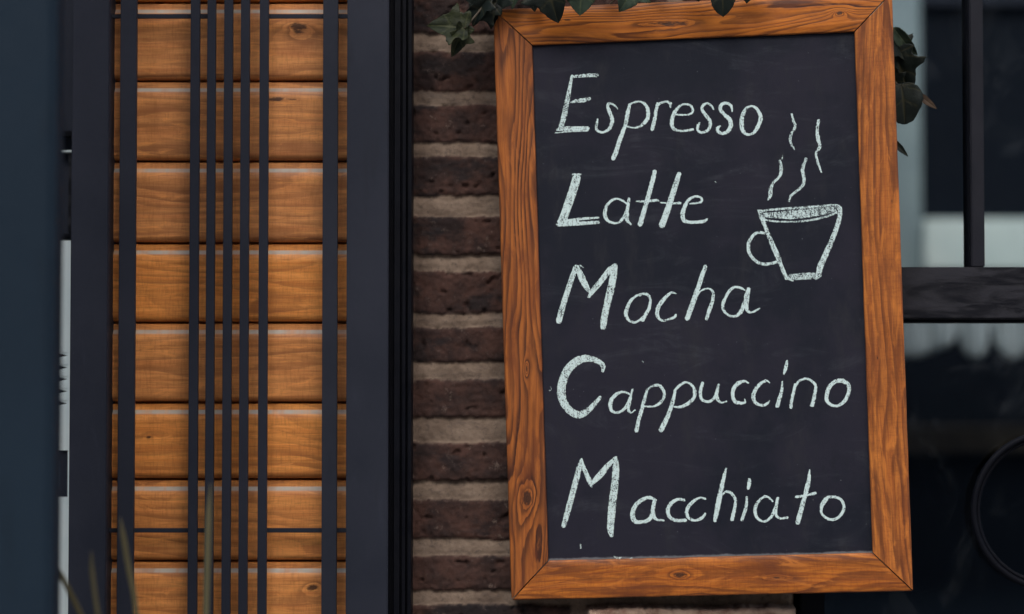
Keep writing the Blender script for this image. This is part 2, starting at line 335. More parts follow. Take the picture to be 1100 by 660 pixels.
# dark glazed panel above it
t = thing('glazed_door', 'dark framed door pane with thin rails above the pale cabinet, in the gap beside the blue post', 'door', (X(30, YS), YS, Z(257, YS)))
box('panel', x0, x1, YS + 0.02, YS + 0.05, Z(256, YS), 2.4, M['frame'], t)
box('rail', x0, x1, YS - 0.002, YS + 0.018, Z(147, YS), Z(141, YS), M['black'], t, 0.001)
box('rail', x0, x1, YS + 0.004, YS + 0.018, Z(255.6, YS), Z(251, YS), M['black'], t, 0.001)
box('bead', x0, x1, YS + 0.006, YS + 0.018, Z(163.2, YS), Z(161, YS), M['pale'], t, 0.0005)
box('stile', X(71, YS), x1, YS + 0.008, YS + 0.019, Z(250, YS), Z(164, YS), M['sash'], t, 0.001)

# ------------------------------------------------------------------ slatted wooden panel in a dark steel frame
YF = 0.0      # front of the steel
panel = thing('slatted_panel', 'varnished orange wood plank panel behind dark vertical bars in a heavy dark frame', 'panel', (X(250, YF), 0.03, 0))
box('frame_post', X(77.3, YF), X(117, YF), YF - 0.012, YF + 0.05, ZB, ZT, M['frame'], panel, 0.0012)
box('frame_post', X(372.8, YF), X(417.5, YF), YF - 0.012, YF + 0.05, ZB, ZT, M['frame'], panel, 0.0012)
box('frame_rail', X(117.4, YF), X(372.4, YF), YF - 0.010, YF + 0.048, ZB, ZB + 0.06, M['frame'], panel, 0.0012)
box('frame_rail', X(117.4, YF), X(372.4, YF), YF - 0.010, YF + 0.048, ZT - 0.06, ZT, M['frame'], panel, 0.0012)
prof = []
for (px, y) in [(417.9, 0.008), (422.5, 0.008), (423.5, 0.002), (429.5, 0.002), (430.2, 0.007), (431.5, 0.007), (432.2, 0.001), (435.5, 0.001), (436.2, 0.010), (437.4, 0.010), (438.0, 0.004), (441.6, 0.004), (442.2, 0.008)]:
    prof.append((X(px, YF), YF + y))
prof += [(prof[-1][0], YF + 0.075), (prof[0][0], YF + 0.075)]
bm = bmesh.new(); add_prism(bm, prof, 'z', ZB, ZT); obj('moulding', bm, M['black'], panel)
box('threshold', X(75.5, YF), X(442, YF), YF - 0.02, YF + 0.08, 0, ZB - 0.001, M['black'], panel, 0.002)
# bars: (left, right) pixel at mid height
for (a, b) in [(127.3, 144.8), (203, 212.8), (221, 230), (239.2, 248.5), (257.2, 266.7), (277.6, 287.2), (346.1, 362.2)]:
    box('bar', X(a, YF), X(b, YF), YF, YF + 0.010, ZB + 0.061, ZT - 0.061, M['frame'], panel, 0.0007)
yr = YF + 0.0105
for zc in (Z(17.5, yr), Z(570, yr)):
    for (a, b) in [(117.4, 226), (282, 372.4)]:
        box('cross_bar', X(a, yr), X(b, yr), yr, yr + 0.004, zc - 0.0029, zc + 0.0029, M['frame'], panel, 0.0006)
# cladding: shiplap boards with a highlight painted on the upper chamfer and a rounded lower edge
xa, xb = X(112, YC), X(378, YC); NX = 60
verts = []; faces = []; grain = []; ledge_highlight = []
for i in range(len(gro) - 1):
    zt, zb = gro[i], gro[i + 1]; s = 0.0012
    prof = [(0.022, zt + .0005), (0.022, zt - 0.0022), (0.0080, zt - 0.0022), (0.0058, zt - 0.0032), (0.0056, zt - 0.0098), (0.0054, zt - 0.0108), (0.0018, zt - 0.0146), (0.0002, zt - 0.0166)]
    for k in range(1, 9): prof.append((0.0, zt - 0.0172 - (zt - 0.0172 - zb - 0.0085) * k / 9))
    for k in range(0, 9):
        a = k / 8 * R_(88); prof.append((0.0095 * (1 - math.cos(a)), zb + 0.0085 - 0.0078 * math.sin(a)))
    prof.append((0.022, zb + 0.0006))
    b0 = len(verts); n = len(prof); seed = float(i) * 1.0 + 1
    offL = random.uniform(0, 9)
    for q in range(NX + 1):
        x = xa + (xb - xa) * q / NX; acc = 0
        for k, (dy, z) in enumerate(prof):
            wob = 0.0007 * (fbm(np.array(x * 14 + i * 5.0), np.array(z * 30.0), 3) - 0.5)
            verts.append((x, YC + dy + (wob if dy < 0.006 else 0), z)); grain.append((x + offL * 0, zt - z + dy * 0.5, seed)); ledge_highlight.append(1.0 if k in (5, 6) else 0.0)
    for q in range(NX):
        for k in range(n - 1):
            a = b0 + q * n + k; faces.append((a, a + 1, a + n + 1, a + n))
me = bpy.data.meshes.new('cladding'); me.from_pydata(verts, [], faces)
at = me.attributes.new('grain', 'FLOAT_VECTOR', 'POINT'); at.data.foreach_set('vector', np.array(grain, np.float32).ravel())
at = me.attributes.new('ledge_highlight', 'FLOAT', 'POINT'); at.data.foreach_set('value', np.array(ledge_highlight, np.float32))
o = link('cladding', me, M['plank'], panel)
me.polygons.foreach_set('use_smooth', [True] * len(me.polygons)); me.set_sharp_from_angle(angle=R_(40))
box('backing', xa, xb, YC + 0.0225, YC + 0.04, ZB, ZT, M['black'], panel)

# ------------------------------------------------------------------ brick wall
YW = 0.052
wx0, wx1 = X(441, YW), X(852.5, YW)
mort = [(-28, -8), (36.5, 56), (98.5, 113.5), (154, 169), (210, 232.5), (273.5, 291), (336.8, 351.5), (389, 408.5), (449, 476), (516.5, 537), (579, 597.5), (635.5, 650.5)]
mz = [(Z(a, YW), Z(b, YW)) for a, b in mort]           # (top, bottom)
while mz[0][0] < 2.6: mz.insert(0, (mz[0][0] + 0.0745, mz[0][1] + 0.0745 + random.uniform(-.002, .002)))
k = 0
while mz[-1][1] > 0.05: mz.append((mz[-1][0] - 0.0745, mz[-1][1] - 0.0745 + random.uniform(-.002, .002)))
ST = 0.0021
nx = int((wx1 - wx0) / ST); nz = int(2.5 / ST); GX = np.linspace(wx0, wx1, nx + 1); GZ = np.linspace(0.0, 2.5, nz + 1)
XX, ZZ = np.meshgrid(GX, GZ)
wob = (fbm(XX * 12, ZZ * 12, 3) - 0.5) * 0.006 + (fbm(XX * 110, ZZ * 110, 3) - 0.5) * 0.0042 + (fbm(XX * 330, ZZ * 330, 2) - 0.5) * 0.0022
zz = ZZ + wob
dm = np.full(XX.shape, -1.0); rowid = np.zeros(XX.shape)
for i, (a, b) in enumerate(mz):
    d = np.minimum(a - zz, zz - b); dm = np.maximum(dm, d); rowid += (ZZ > (a + b) / 2)
nrow = rowid.astype(int)
rowlast = nrow[np.argmin(abs(GZ - Z(655, YW))), 0]
jr = np.random.RandomState(3).uniform(0.17, 0.40, 200)
jx = np.array([wx0 + jr[i] for i in range(200)]); jx[rowlast] = X(622, YW)
J = jx[nrow]; dj = 0.0095 - abs(XX + wob * 1.4 - J)
dm = np.maximum(dm, dj)
end = wx1 - XX
mo = np.clip((dm + 0.0012) / 0.0026, 0, 1)
br_h = 0.0030 * (fbm(XX * 38, ZZ * 38, 4) - 0.5) + 0.0034 * (fbm(XX * 190, ZZ * 190, 3) - 0.5) + np.random.RandomState(8).uniform(-.0018, .0018, 200)[nrow]
mo_h = -0.0048 + 0.0022 * (fbm(XX * 60, ZZ * 90, 4) - 0.5) + 0.0016 * (fbm(XX * 300, ZZ * 300, 2) - 0.5) + 0.0012 * np.clip(dm / 0.009, 0, 1)
edge = -0.0026 * np.clip(1 - (-dm) / 0.0045, 0, 1) ** 2
pit = -0.004 * np.clip((fbm(XX * 85, ZZ * 85, 2) - 0.74) * 12, 0, 1)
hh = (br_h + edge + pit) * (1 - mo) + mo_h * mo
hh += 0.020 * np.clip((XX - J - 0.009) / 0.004, 0, 1) * (nrow == rowlast) * np.clip(-dm / 0.004 + 0.3, 0, 1)
hh -= 0.012 * np.clip(1 - end / 0.006, 0, 1) ** 2
YY = YW - hh
V = np.stack([XX, YY, ZZ], -1).reshape(-1, 3)
idx = np.arange((nx + 1) * (nz + 1)).reshape(nz + 1, nx + 1)
F = np.stack([idx[:-1, :-1], idx[:-1, 1:], idx[1:, 1:], idx[1:, :-1]], -1).reshape(-1, 4)
# close the block: sides and back
n0 = len(V); back = np.array([(wx0, YW + .1, 0), (wx1, YW + .1, 0), (wx1, YW + .1, 2.5), (wx0, YW + .1, 2.5)])
V2 = np.vstack([V, back])
me = bpy.data.meshes.new('brick_wall')
extra = [(n0 + 3, n0 + 2, n0 + 1, n0)]
right = list(idx[:, -1]); left = list(idx[:, 0]); top = list(idx[-1, :])
me.from_pydata(V2.tolist(), [], F.tolist() + extra + [tuple(right[::-1] + [n0 + 1, n0 + 2])[::-1]] + [tuple(left + [n0 + 3, n0])[::-1]] + [tuple(top + [n0 + 2, n0 + 3])])
def fattr(name, arr):
    a = me.attributes.new(name, 'FLOAT', 'POINT'); b = np.zeros(len(V2), np.float32); b[:len(V)] = arr.ravel(); a.data.foreach_set('value', b)
fattr('mortar', mo); fattr('row', np.random.RandomState(12).rand(400)[(nrow * 2 + (XX > J)) % 400] * 0.8 + (nrow == rowlast) * (XX > J) * (dm < 0.002) * 1.0)
me.polygons.foreach_set('use_smooth', [i < len(F) for i in range(len(me.polygons))])
m = N('weathered_brick'); co = m.coord(); mt = m.attr('mortar').outputs['Fac']; rw = m.attr('row').outputs['Fac']
n1 = m.noise(co, 22, 6, 0.65); n2 = m.noise(co, 130, 5, 0.7); n3 = m.noise(m.scale(co, (1, 1, 1), (3, 5, 7)), 48, 6, 0.75); n4 = m.noise(m.scale(co, (1, 1, 2.2), (13, 5, 7)), 14, 4, 0.6)
brick = m.mix(m.map(n1, 0.36, 0.66), (0.0150, 0.0090, 0.0085), (0.060, 0.029, 0.022))
brick = m.mix(m.map(n4, 0.52, 0.66, 0, 0.85), brick, (0.008, 0.0075, 0.009))
brick = m.mix(m.map(n2, 0.56, 0.74, 0, 0.45), brick, (0.105, 0.078, 0.066))
brick = m.mix(m.map(n3, 0.60, 0.72, 0, 0.6), brick, (0.17, 0.130, 0.105))
brick = m.mix(m.map(rw, 0.0, 0.8, 0.0, 0.25), brick, (0.06, 0.032, 0.026))
brick = m.mix(m.map(rw, 0.9, 1.0, 0, 0.75), brick, m.mix(m.map(n1, 0.35, 0.62), (0.20, 0.105, 0.075), (0.46, 0.34, 0.26)))
mor = m.mix(m.map(n1, 0.3, 0.7), (0.120, 0.086, 0.064), (0.230, 0.172, 0.130))
mor = m.mix(m.map(n2, 0.50, 0.72, 0, 0.7), mor, (0.07, 0.055, 0.045))
mor = m.mix(m.map(m.noise(m.scale(co, (0.5, 1, 1.6), (1, 5, 2)), 30, 5, 0.7), 0.5, 0.7, 0, 0.6), mor, (0.075, 0.056, 0.047))
mor = m.mix(m.map(n3, 0.70, 0.74, 0, 0.85), mor, (0.012, 0.01, 0.01))
# brick and mortar colours blended by the mortar mask
m.set(base=m.mix(mt, brick, mor), rough=0.88, spec=0.25)
m.bump(m.math('ADD', n2, m.math('MULTIPLY', n3, 0.7)), 0.55, 0.0022); M['brick'] = m.m
me.materials.append(M['brick'])
o = bpy.data.objects.new('brick_wall', me); COL.objects.link(o)
o['label'] = 'weathered dark brick wall with wide pale mortar joints behind the chalkboard'; o['category'] = 'wall'

# ------------------------------------------------------------------ window at the right
m = N('window_glass'); g = m.t.nodes.new('ShaderNodeBsdfGlossy'); g.inputs['Roughness'].default_value = 0.02; g.inputs['Color'].default_value = (0.85, 0.93, 1, 1)
tr = m.t.nodes.new('ShaderNodeBsdfTransparent'); tr.inputs[0].default_value = (0.90, 0.96, 0.97, 1)
fr = m.t.nodes.new('ShaderNodeFresnel'); fr.inputs[0].default_value = 1.5
df = m.t.nodes.new('ShaderNodeBsdfDiffuse'); df.inputs[0].default_value = (0.5, 0.55, 0.6, 1)
mx = m.t.nodes.new('ShaderNodeMixShader'); m.t.links.new(fr.outputs[0], mx.inputs[0]); m.t.links.new(tr.outputs[0], mx.inputs[1]); m.t.links.new(g.outputs[0], mx.inputs[2])
co = m.coord(); sm = m.noise(m.scale(co, (1, 1, 1), (2, 0, 1)), 7, 5, 0.6, 1.5); spk = m.noise(co, 190, 2)
dirt = m.math('ADD', m.map(sm, 0.52, 0.8, 0.0, 0.022), m.map(spk, 0.78, 0.8, 0.0, 0.06))
mx2 = m.t.nodes.new('ShaderNodeMixShader'); m.t.links.new(dirt, mx2.inputs[0]); m.t.links.new(mx.outputs[0], mx2.inputs[1]); m.t.links.new(df.outputs[0], mx2.inputs[2])
m.t.links.new(mx2.outputs[0], m.out.inputs[0]); M['glass'] = m.m
YG = 0.075
win = thing('window', 'black framed shop window with dark glass, heavy middle rail and a round iron ring, right of the chalkboard', 'window', (X(1030, YG), YG, 0.5))
gx0, gx1 = X(882, YG), X(1206, YG)
zr1, zr0 = Z(287, YG - .03), Z(343, YG - .03)
box('jamb', X(856, YG), gx0, YG - 0.02, YG + 0.06, 0.5, 2.4, M['black'], win, 0.002)
box('jamb', gx1, gx1 + 0.06, YG - 0.02, YG + 0.06, 0.5, 2.4, M['sash'], win, 0.002)
box('middle_rail', gx0 + .0005, gx1 - .0005, YG - 0.03, YG + 0.03, zr0, zr1, M['sash'], win, 0.002)
box('rail_bead', gx0 + .0005, gx1 - .0005, YG - 0.020, YG + 0.02, zr0 - 0.004, zr0 - 0.0003, M['black'], win, 0.0005)
box('mullion', X(1044, YG - .018), X(1058.5, YG - .018), YG - 0.018, YG + 0.03, zr1 + .0005, 2.34, M['mull'], win, 0.0015)
box('mullion_rebate', X(1039.5, YG), X(1043.5, YG), YG - 0.006, YG + 0.025, zr1 + .0005, 2.34, M['black'], win, 0.0005)
box('head', X(856, YG), gx1 + .06, YG - 0.02, YG + 0.06, 2.401, 2.46, M['sash'], win, 0.002)
box('sill', X(856, YG) - .0, gx1 + .06, YG - 0.06, YG + 0.06, 0.44, 0.499, M['sash'], win, 0.003)
box('pane', gx0 + .001, gx1 - .001, YG + 0.008, YG + 0.012, zr1 - 0.01, 2.39, M['glass'], win)
box('pane', gx0 + .001, gx1 - .001, YG + 0.008, YG + 0.012, 0.505, zr0 + 0.01, M['glass'], win)
# iron ring screwed to the lower sash: two thin hoops one in front of the other
cx, cz = X(1127, YG - .012), Z(549, YG - .012); rad = 82.5 * 0.0012 * (3 + YG) / 3
bm = bmesh.new()
for (r_, y_, tr_) in ((rad, YG - 0.012, 0.0042), (rad - 0.0062, YG - 0.008, 0.0030)):
    add_tube(bm, [(cx + r_ * math.cos(a * math.pi / 36), y_, cz + r_ * math.sin(a * math.pi / 36)) for a in range(72)], tr_, 10, True)
obj('ring', bm, M['iron'], win, True)
box('wall_below', X(856, YG), gx1 + .06, YG, YG + 0.05, 0.0, 0.439, M['sash'], win)

# ------------------------------------------------------------------ the room behind the glass; unseen ceiling opening added to light it
rm_x0, rm_x1, rm_y0, rm_y1, rm_z = X(860, YG), 2.9, 0.14, 4.6, 2.9
def struct(name, *a, **k):
    o = box(name, *a, **k); o['kind'] = 'structure'; return o
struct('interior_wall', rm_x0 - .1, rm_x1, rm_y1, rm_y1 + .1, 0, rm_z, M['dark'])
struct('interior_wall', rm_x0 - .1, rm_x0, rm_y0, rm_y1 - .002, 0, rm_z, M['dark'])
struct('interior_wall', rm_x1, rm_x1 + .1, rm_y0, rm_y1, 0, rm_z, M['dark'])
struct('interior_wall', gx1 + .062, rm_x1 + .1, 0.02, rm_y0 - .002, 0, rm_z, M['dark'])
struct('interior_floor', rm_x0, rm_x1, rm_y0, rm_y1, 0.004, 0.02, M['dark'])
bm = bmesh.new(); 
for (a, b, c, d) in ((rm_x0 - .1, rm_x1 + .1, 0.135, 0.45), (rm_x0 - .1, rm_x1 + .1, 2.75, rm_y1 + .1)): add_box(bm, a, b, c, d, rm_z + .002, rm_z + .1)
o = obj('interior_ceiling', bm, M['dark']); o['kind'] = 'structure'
YI = 2.2
t = thing('white_frame', 'blurred white painted inner window frame seen through the glass above the middle rail', 'frame', (X(1000, YI), YI, 0))
box('post', X(900, YI), X(991, YI), YI, YI + 0.06, Z(300, YI), 2.6, M['white_dim'], t, 0.004)
box('sill', X(991.5, YI), X(1230, YI), YI - 0.03, YI + 0.06, Z(292, YI), Z(236, YI), M['white'], t, 0.004)
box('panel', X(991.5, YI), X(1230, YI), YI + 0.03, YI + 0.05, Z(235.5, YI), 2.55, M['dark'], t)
box('dim_head', X(996, YI), X(1230, YI), YI + 0.005, YI + 0.025, Z(4, YI), 2.5, M['slate'], t)  # head of the frame, its shadow put into the slate colour
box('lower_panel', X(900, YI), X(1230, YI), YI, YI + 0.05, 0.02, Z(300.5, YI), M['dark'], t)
# scalloped cloth under the rail
YV = 1.75
m = N('white_cotton'); co = m.coord(); m.set(base=m.mix(m.noise(co, 30, 5), (0.66, 0.72, 0.75), (0.78, 0.83, 0.85)), rough=0.9); m.bump(m.noise(co, 500, 3), 0.3, 0.001); M['cloth'] = m.m
lob = [(880, 1030, 382), (1031, 1064, 381), (1068, 1112, 383), (1114, 1150, 381), (1154, 1190, 380)]
bm = bmesh.new(); cols = []
NS = 220
for i in range(NS + 1):
    px = 905 + (1190 - 905) * i / NS; bot = 354
    for (a, b, q) in lob:
        if a <= px <= b:
            s = (px - a) / (b - a); bot = 354 + (q + 5 - 354) * math.sin(math.pi * min(1, max(0, s))) ** 0.45
    col = []
    for j in range(9):
        py = 318 + (bot - 318) * j / 8; p = P(px, py, YV); p.y = YV + 0.018 * math.sin(px * 0.19) * (j / 8) ** .7 + 0.005 * math.sin(px * 0.7)
        col.append(bm.verts.new(p))
    cols.append(col)
for i in range(NS):
    for j in range(8): bm.faces.new((cols[i][j], cols[i + 1][j], cols[i + 1][j + 1], cols[i][j + 1]))
t = thing('scalloped_valance', 'blurred white scalloped cloth valance hanging inside just below the window rail', 'valance', (X(1040, YV), YV, Z(318, YV)))
o = obj('cloth', bm, M['cloth'], t, True); sm_ = o.modifiers.new('thickness', 'SOLIDIFY'); sm_.thickness = 0.003
bm = bmesh.new(); add_tube(bm, [P(900, 317, YV), P(1195, 317, YV)], 0.006); obj('rod', bm, M['black'], t, True)
YB = 1.9
t = thing('counter', 'dark brown wooden counter dimly seen inside through the lower pane', 'counter', (X(1050, YB), YB + .2, 0.02))
box('top', X(880, YB), X(1235, YB), YB, YB + 0.25, Z(487, YB), Z(459, YB), M['bench'], t, 0.004)
box('front', X(885, YB), X(1230, YB), YB + 0.03, YB + 0.06, 0.02, Z(487.5, YB), M['dark'], t)

# ------------------------------------------------------------------ chalkboard
BW, BH = 0.51512, 0.76813; BI = (0.2082, 0.3345)
board = thing('chalkboard', 'framed blackboard with a handwritten chalk coffee list, hung slightly crooked on the brick wall', 'chalkboard', (0.24384, 0.0, 1.46257))
board.rotation_euler = (0.018185, -0.029728, -0.080897)
BM = Matrix.LocRotScale(Vector((0.24384, 0.0, 1.46257)), Euler((0.018185, -0.029728, -0.080897)), None); BMI = BM.inverted()
def lk(name, bm_or_me, mat, parent, smooth=False):
    if isinstance(bm_or_me, bmesh.types.BMesh):
        bmesh.ops.recalc_face_normals(bm_or_me, faces=bm_or_me.faces[:])
        me = bpy.data.meshes.new(name); bm_or_me.to_mesh(me); bm_or_me.free()
    else: me = bm_or_me
    if mat: me.materials.append(mat)
    o = bpy.data.objects.new(name, me); COL.objects.link(o); o.parent = parent
    if smooth: me.polygons.foreach_set('use_smooth', [True] * len(me.polygons))
    return o
def rail(mat, p_out0, p_out1, p_in1, p_in0, seed, axis, label=None):
    """A mitred rail in the board's own space; profile with softened front edges."""
    a, b, c, d = [Vector((p[0], 0, p[1])) for p in (p_out0, p_out1, p_in1, p_in0)]
    gap = 0.0010; L = (b - a).normalized()
    a = a + L * gap; b = b - L * gap; c = c - L * gap; d = d + L * gap
    prof = [(0, 0.022), (0, 0.0018), (0.012, 0.0006), (0.035, 0.0)]
    prof += [(0.25, 0.0), (0.5, 0.0), (0.75, 0.0), (0.965, 0.0), (0.988, 0.0006), (1, 0.0018), (1, 0.022)]
    bm = bmesh.new(); lay = bm.verts.layers.float_vector.new('grain'); rows = []
    NL = 60
    for i in range(NL + 1):
        s = i / NL; row = []
        o0 = a.lerp(b, s); i0 = d.lerp(c, s)
        for (tt, y) in prof:
            p = o0.lerp(i0, tt)
            wv = 0.0004 * (float(fbm(np.array(s * 9 + seed * 7), np.array(tt * 3.0), 2)) - .5) if 0 < tt < 1 else 0
            edge = 0.0009 * (float(fbm(np.array(s * 25 + seed * 3), np.array(2.0 + round(tt)), 3)) - .5)
            off = (i0 - o0).normalized() * edge
            v = bm.verts.new((p.x + off.x, y + wv, p.z + off.z))
            along = (p.x if axis == 'x' else -p.z) ; across = (p - o0).length + y * .7 if tt > 0 else -y
            v[lay] = (along + (0.26 if axis == 'x' else 0.385), across, seed); row.append(v)
        rows.append(row)
    n = len(prof)
    for i in range(NL):
        for k in range(n - 1): bm.faces.new((rows[i][k], rows[i][k + 1], rows[i + 1][k + 1], rows[i + 1][k]))
        bm.faces.new((rows[i][n - 1], rows[i][0], rows[i + 1][0], rows[i + 1][n - 1]))
    bm.faces.new(rows[0]); bm.faces.new(rows[-1][::-1])
    o = lk('frame_rail', bm, mat, board)
    o.data.polygons.foreach_set('use_smooth', [True] * len(o.data.polygons)); o.data.set_sharp_from_angle(angle=R_(50))
    if label: o['label'] = label
    return o
hx, hz = BW / 2, BH / 2; ix, iz = BI
TL, TR, BR, BL = (-hx, hz), (hx, hz), (hx, -hz), (-hx, -hz)
tl, tr_, br_, bl = (-ix, iz + .001), (ix, iz + .001), (ix, -iz), (-ix, -iz)
rail(M['rail_bold'], TL, TR, tr_, tl, 1.0, 'x', 'top rail with bold dark wavy grain')
rail(M['rail_dark'], BL, TL, tl, bl, 2.0, 'z', 'left rail with a dark knot near the bottom')
rail(M['rail_soft'], TR, BR, br_, tr_, 3.0, 'z')
rail(M['rail_soft'], BR, BL, bl, br_, 4.0, 'x')
YBD = 0.0055
m = N('blackboard_paint'); co = m.coord(); x_, y_, z_ = m.sep(co)[:3]
n1 = m.noise(co, 4.5, 5, 0.6); n2 = m.noise(m.scale(co, (1, 1, 0.35)), 30, 6, 0.7); n3 = m.noise(co, 700, 3, 0.6)
base = m.mix(m.map(n1, 0.42, 0.58), (0.0072, 0.0094, 0.0178), (0.0145, 0.0145, 0.0255))
base = m.mix(m.map(n2, 0.5, 0.75, 0, 0.7), base, (0.0225, 0.0235, 0.030))
base = m.mix(m.map(n2, 0.42, 0.28, 0, 0.5), base, (0.010, 0.012, 0.018))
sw = m.noise(m.scale(co, (0.8, 1, 2.6), (2, 0, 5)), 9, 6, 0.72, 1.2); sw2 = m.noise(m.scale(co, (2.5, 1, 0.5), (7, 0, 1)), 40, 4, 0.7)
base = m.mix(m.math('MULTIPLY', m.map(sw, 0.50, 0.72, 0, 0.10), m.map(sw2, 0.3, 0.7, 0.4, 1.0)), base, (0.16, 0.18, 0.20))
nd = m.noise(m.scale(co, (1, 1, 1)), 60, 5, 0.7)
dz = m.math('ADD', m.math('ADD', z_, iz), m.math('MULTIPLY', m.math('SUBTRACT', nd, 0.5), -0.006))
dust = m.math('MULTIPLY', m.map(dz, 0.0036, 0.0006), 0.55)
base = m.mix(dust, base, (0.24, 0.26, 0.28))
spk = m.map(m.noise(co, 330, 2, 0.5), 0.765, 0.80, 0, 0.6)
base = m.mix(spk, base, (0.22, 0.24, 0.25))
m.set(base=base, rough=m.map(n2, 0.3, 0.7, 0.55, 0.75), spec=0.2); m.bump(n3, 0.25, 0.0005); M['slateboard'] = m.m
bm = bmesh.new(); add_box(bm, -ix - 0.02, ix + 0.02, YBD, YBD + 0.006, -iz - 0.02, iz + 0.02)
lk('blackboard_panel', bm, M['slateboard'], board)
# hanging cord and nail, above the frame
bm = bmesh.new(); add_tube(bm, [(-0.13, 0.024, hz - 0.02), (-0.06, 0.030, hz + 0.05), (0, 0.036, hz + 0.105), (0.06, 0.03, hz + 0.05), (0.13, 0.024, hz - 0.02)], 0.0012, 6)
lk('cord', bm, M['bench'], board, True)
bm = bmesh.new(); add_tube(bm, [(0, 0.028, hz + 0.107), (0, 0.075, hz + 0.104)], 0.002, 8); add_tube(bm, [(0, 0.0265, hz + 0.107), (0, 0.028, hz + 0.107)], 0.005, 10); lk('nail', bm, M['black'], board, True)

# ---- chalk: strokes are polylines (x, y, width) in a crop's own pixels
m = N('chalk'); co = m.coord(); d = m.attr('inside').outputs['Fac']; w_ = m.attr('weight').outputs['Fac']
ne = m.noise(co, 520, 3, 0.7); ng = m.noise(m.scale(co, (1.0, 1, 0.72)), 800, 2, 0.6); nb = m.noise(m.scale(co, (1.0, 1, 0.45)), 260, 5, 0.7)
dd = m.math('ADD', d, m.math('MULTIPLY', m.math('SUBTRACT', ne, 0.5), 3.0))           # ragged edge, millimetres
a1 = m.map(dd, -0.10, 0.50)
th_ = m.math('ADD', m.math('SUBTRACT', 0.845, m.math('MULTIPLY', w_, 0.47)), m.math('MULTIPLY', m.math('SUBTRACT', nb, 0.5), -0.85))
gr = m.map(ng, m.math('ADD', th_, -0.10), m.math('ADD', th_, 0.10), 0.0, 1.0)
al = m.math('MULTIPLY', a1, m.math('ADD', m.math('MULTIPLY', gr, 0.84), m.math('MULTIPLY', w_, 0.12)), clamp=True)
m.set(base=m.mix(nb, (0.50, 0.65, 0.65), (0.68, 0.82, 0.81)), rough=0.95, spec=0.1, alpha=al); M['chalk'] = m.m
def board_uv(px, py):
    """photograph pixel -> board-local (x, z)"""
    u = (px - 550) / FPX; v = (330 - py) / FPX
    d = Vector((u, math.cos(PITCH) - v * math.sin(PITCH), math.sin(PITCH) + v * math.cos(PITCH)))
    o_ = BMI @ Vector((0, -DIST, ZC)); dl = BMI.to_3x3() @ d; t = (YBD - 0.0004 - o_.y) / dl.y
    q = o_ + dl * t; return q.x, q.z
def chalk(name, label, strokes):
    """strokes: list of ((ox, oy, scale), weight, [(x,y,w),...])"""
    segs = []
    for (ox, oy, s), wt, pts in strokes:
        cm = catmull(pts, 8)
        q = [(*board_uv(ox + p[0] / s, oy + p[1] / s), p[2] / s * 0.00115 * 0.5) for p in cm]
        for a, b in zip(q[:-1], q[1:]): segs.append((a, b, wt))
    xs = [s[i][0] for s in segs for i in (0, 1)]; zs = [s[i][1] for s in segs for i in (0, 1)]
    st = 0.00055; pad = 0.008; x0, z0 = min(xs) - pad, min(zs) - pad
    nx = int((max(xs) + pad - x0) / st) + 1; nz = int((max(zs) + pad - z0) / st) + 1
    D = np.full((nz, nx), -9.0); W = np.full((nz, nx), 1.0)
    for (a, b, wt) in segs:
        r = max(a[2], b[2]) + 0.0022
        i0 = max(0, int((min(a[0], b[0]) - r - x0) / st)); i1 = min(nx, int((max(a[0], b[0]) + r - x0) / st) + 2)
        j0 = max(0, int((min(a[1], b[1]) - r - z0) / st)); j1 = min(nz, int((max(a[1], b[1]) + r - z0) / st) + 2)
        gx, gz = np.meshgrid(x0 + np.arange(i0, i1) * st, z0 + np.arange(j0, j1) * st)
        dx, dz = b[0] - a[0], b[1] - a[1]; L2 = dx * dx + dz * dz + 1e-12
        t = np.clip(((gx - a[0]) * dx + (gz - a[1]) * dz) / L2, 0, 1)
        dist = np.hypot(gx - a[0] - t * dx, gz - a[1] - t * dz)
        ins = ((a[2] + (b[2] - a[2]) * t) - dist) * 1000
        sub = D[j0:j1, i0:i1]; sw = W[j0:j1, i0:i1]; up = ins > sub
        sw[up & (sub < -0.3)] = wt; sw[up & (ins > 0)] = np.maximum(sw[up & (ins > 0)], wt) if wt > 0.9 else sw[up & (ins > 0)]
        sub[up] = ins[up]
    keep = D > -1.3
    cell = keep[:-1, :-1] | keep[1:, :-1] | keep[:-1, 1:] | keep[1:, 1:]
    js, is_ = np.nonzero(cell); idx = np.arange(nx * nz).reshape(nz, nx)
    f = np.stack([idx[js, is_], idx[js, is_ + 1], idx[js + 1, is_ + 1], idx[js + 1, is_]], -1)
    used = np.unique(f); remap = np.zeros(nx * nz, int); remap[used] = np.arange(len(used)); f = remap[f]
    uj, ui = used // nx, used % nx
    v = np.stack([x0 + ui * st, np.full(len(used), YBD - 0.0004), z0 + uj * st], -1)
    me = bpy.data.meshes.new(name); me.from_pydata(v.tolist(), [], f.tolist())
    for nm, arr in (('inside', D), ('weight', W)):
        a = me.attributes.new(nm, 'FLOAT', 'POINT'); a.data.foreach_set('value', arr[uj, ui].astype(np.float32))
    o = lk(name, me, M['chalk'], board); o['label'] = label
    return o
def S(T, *lists, wt=1.0): return [(T, wt, l) for l in lists]
e1 = (590, 70, 6.0); e2 = (710, 70, 6.0)
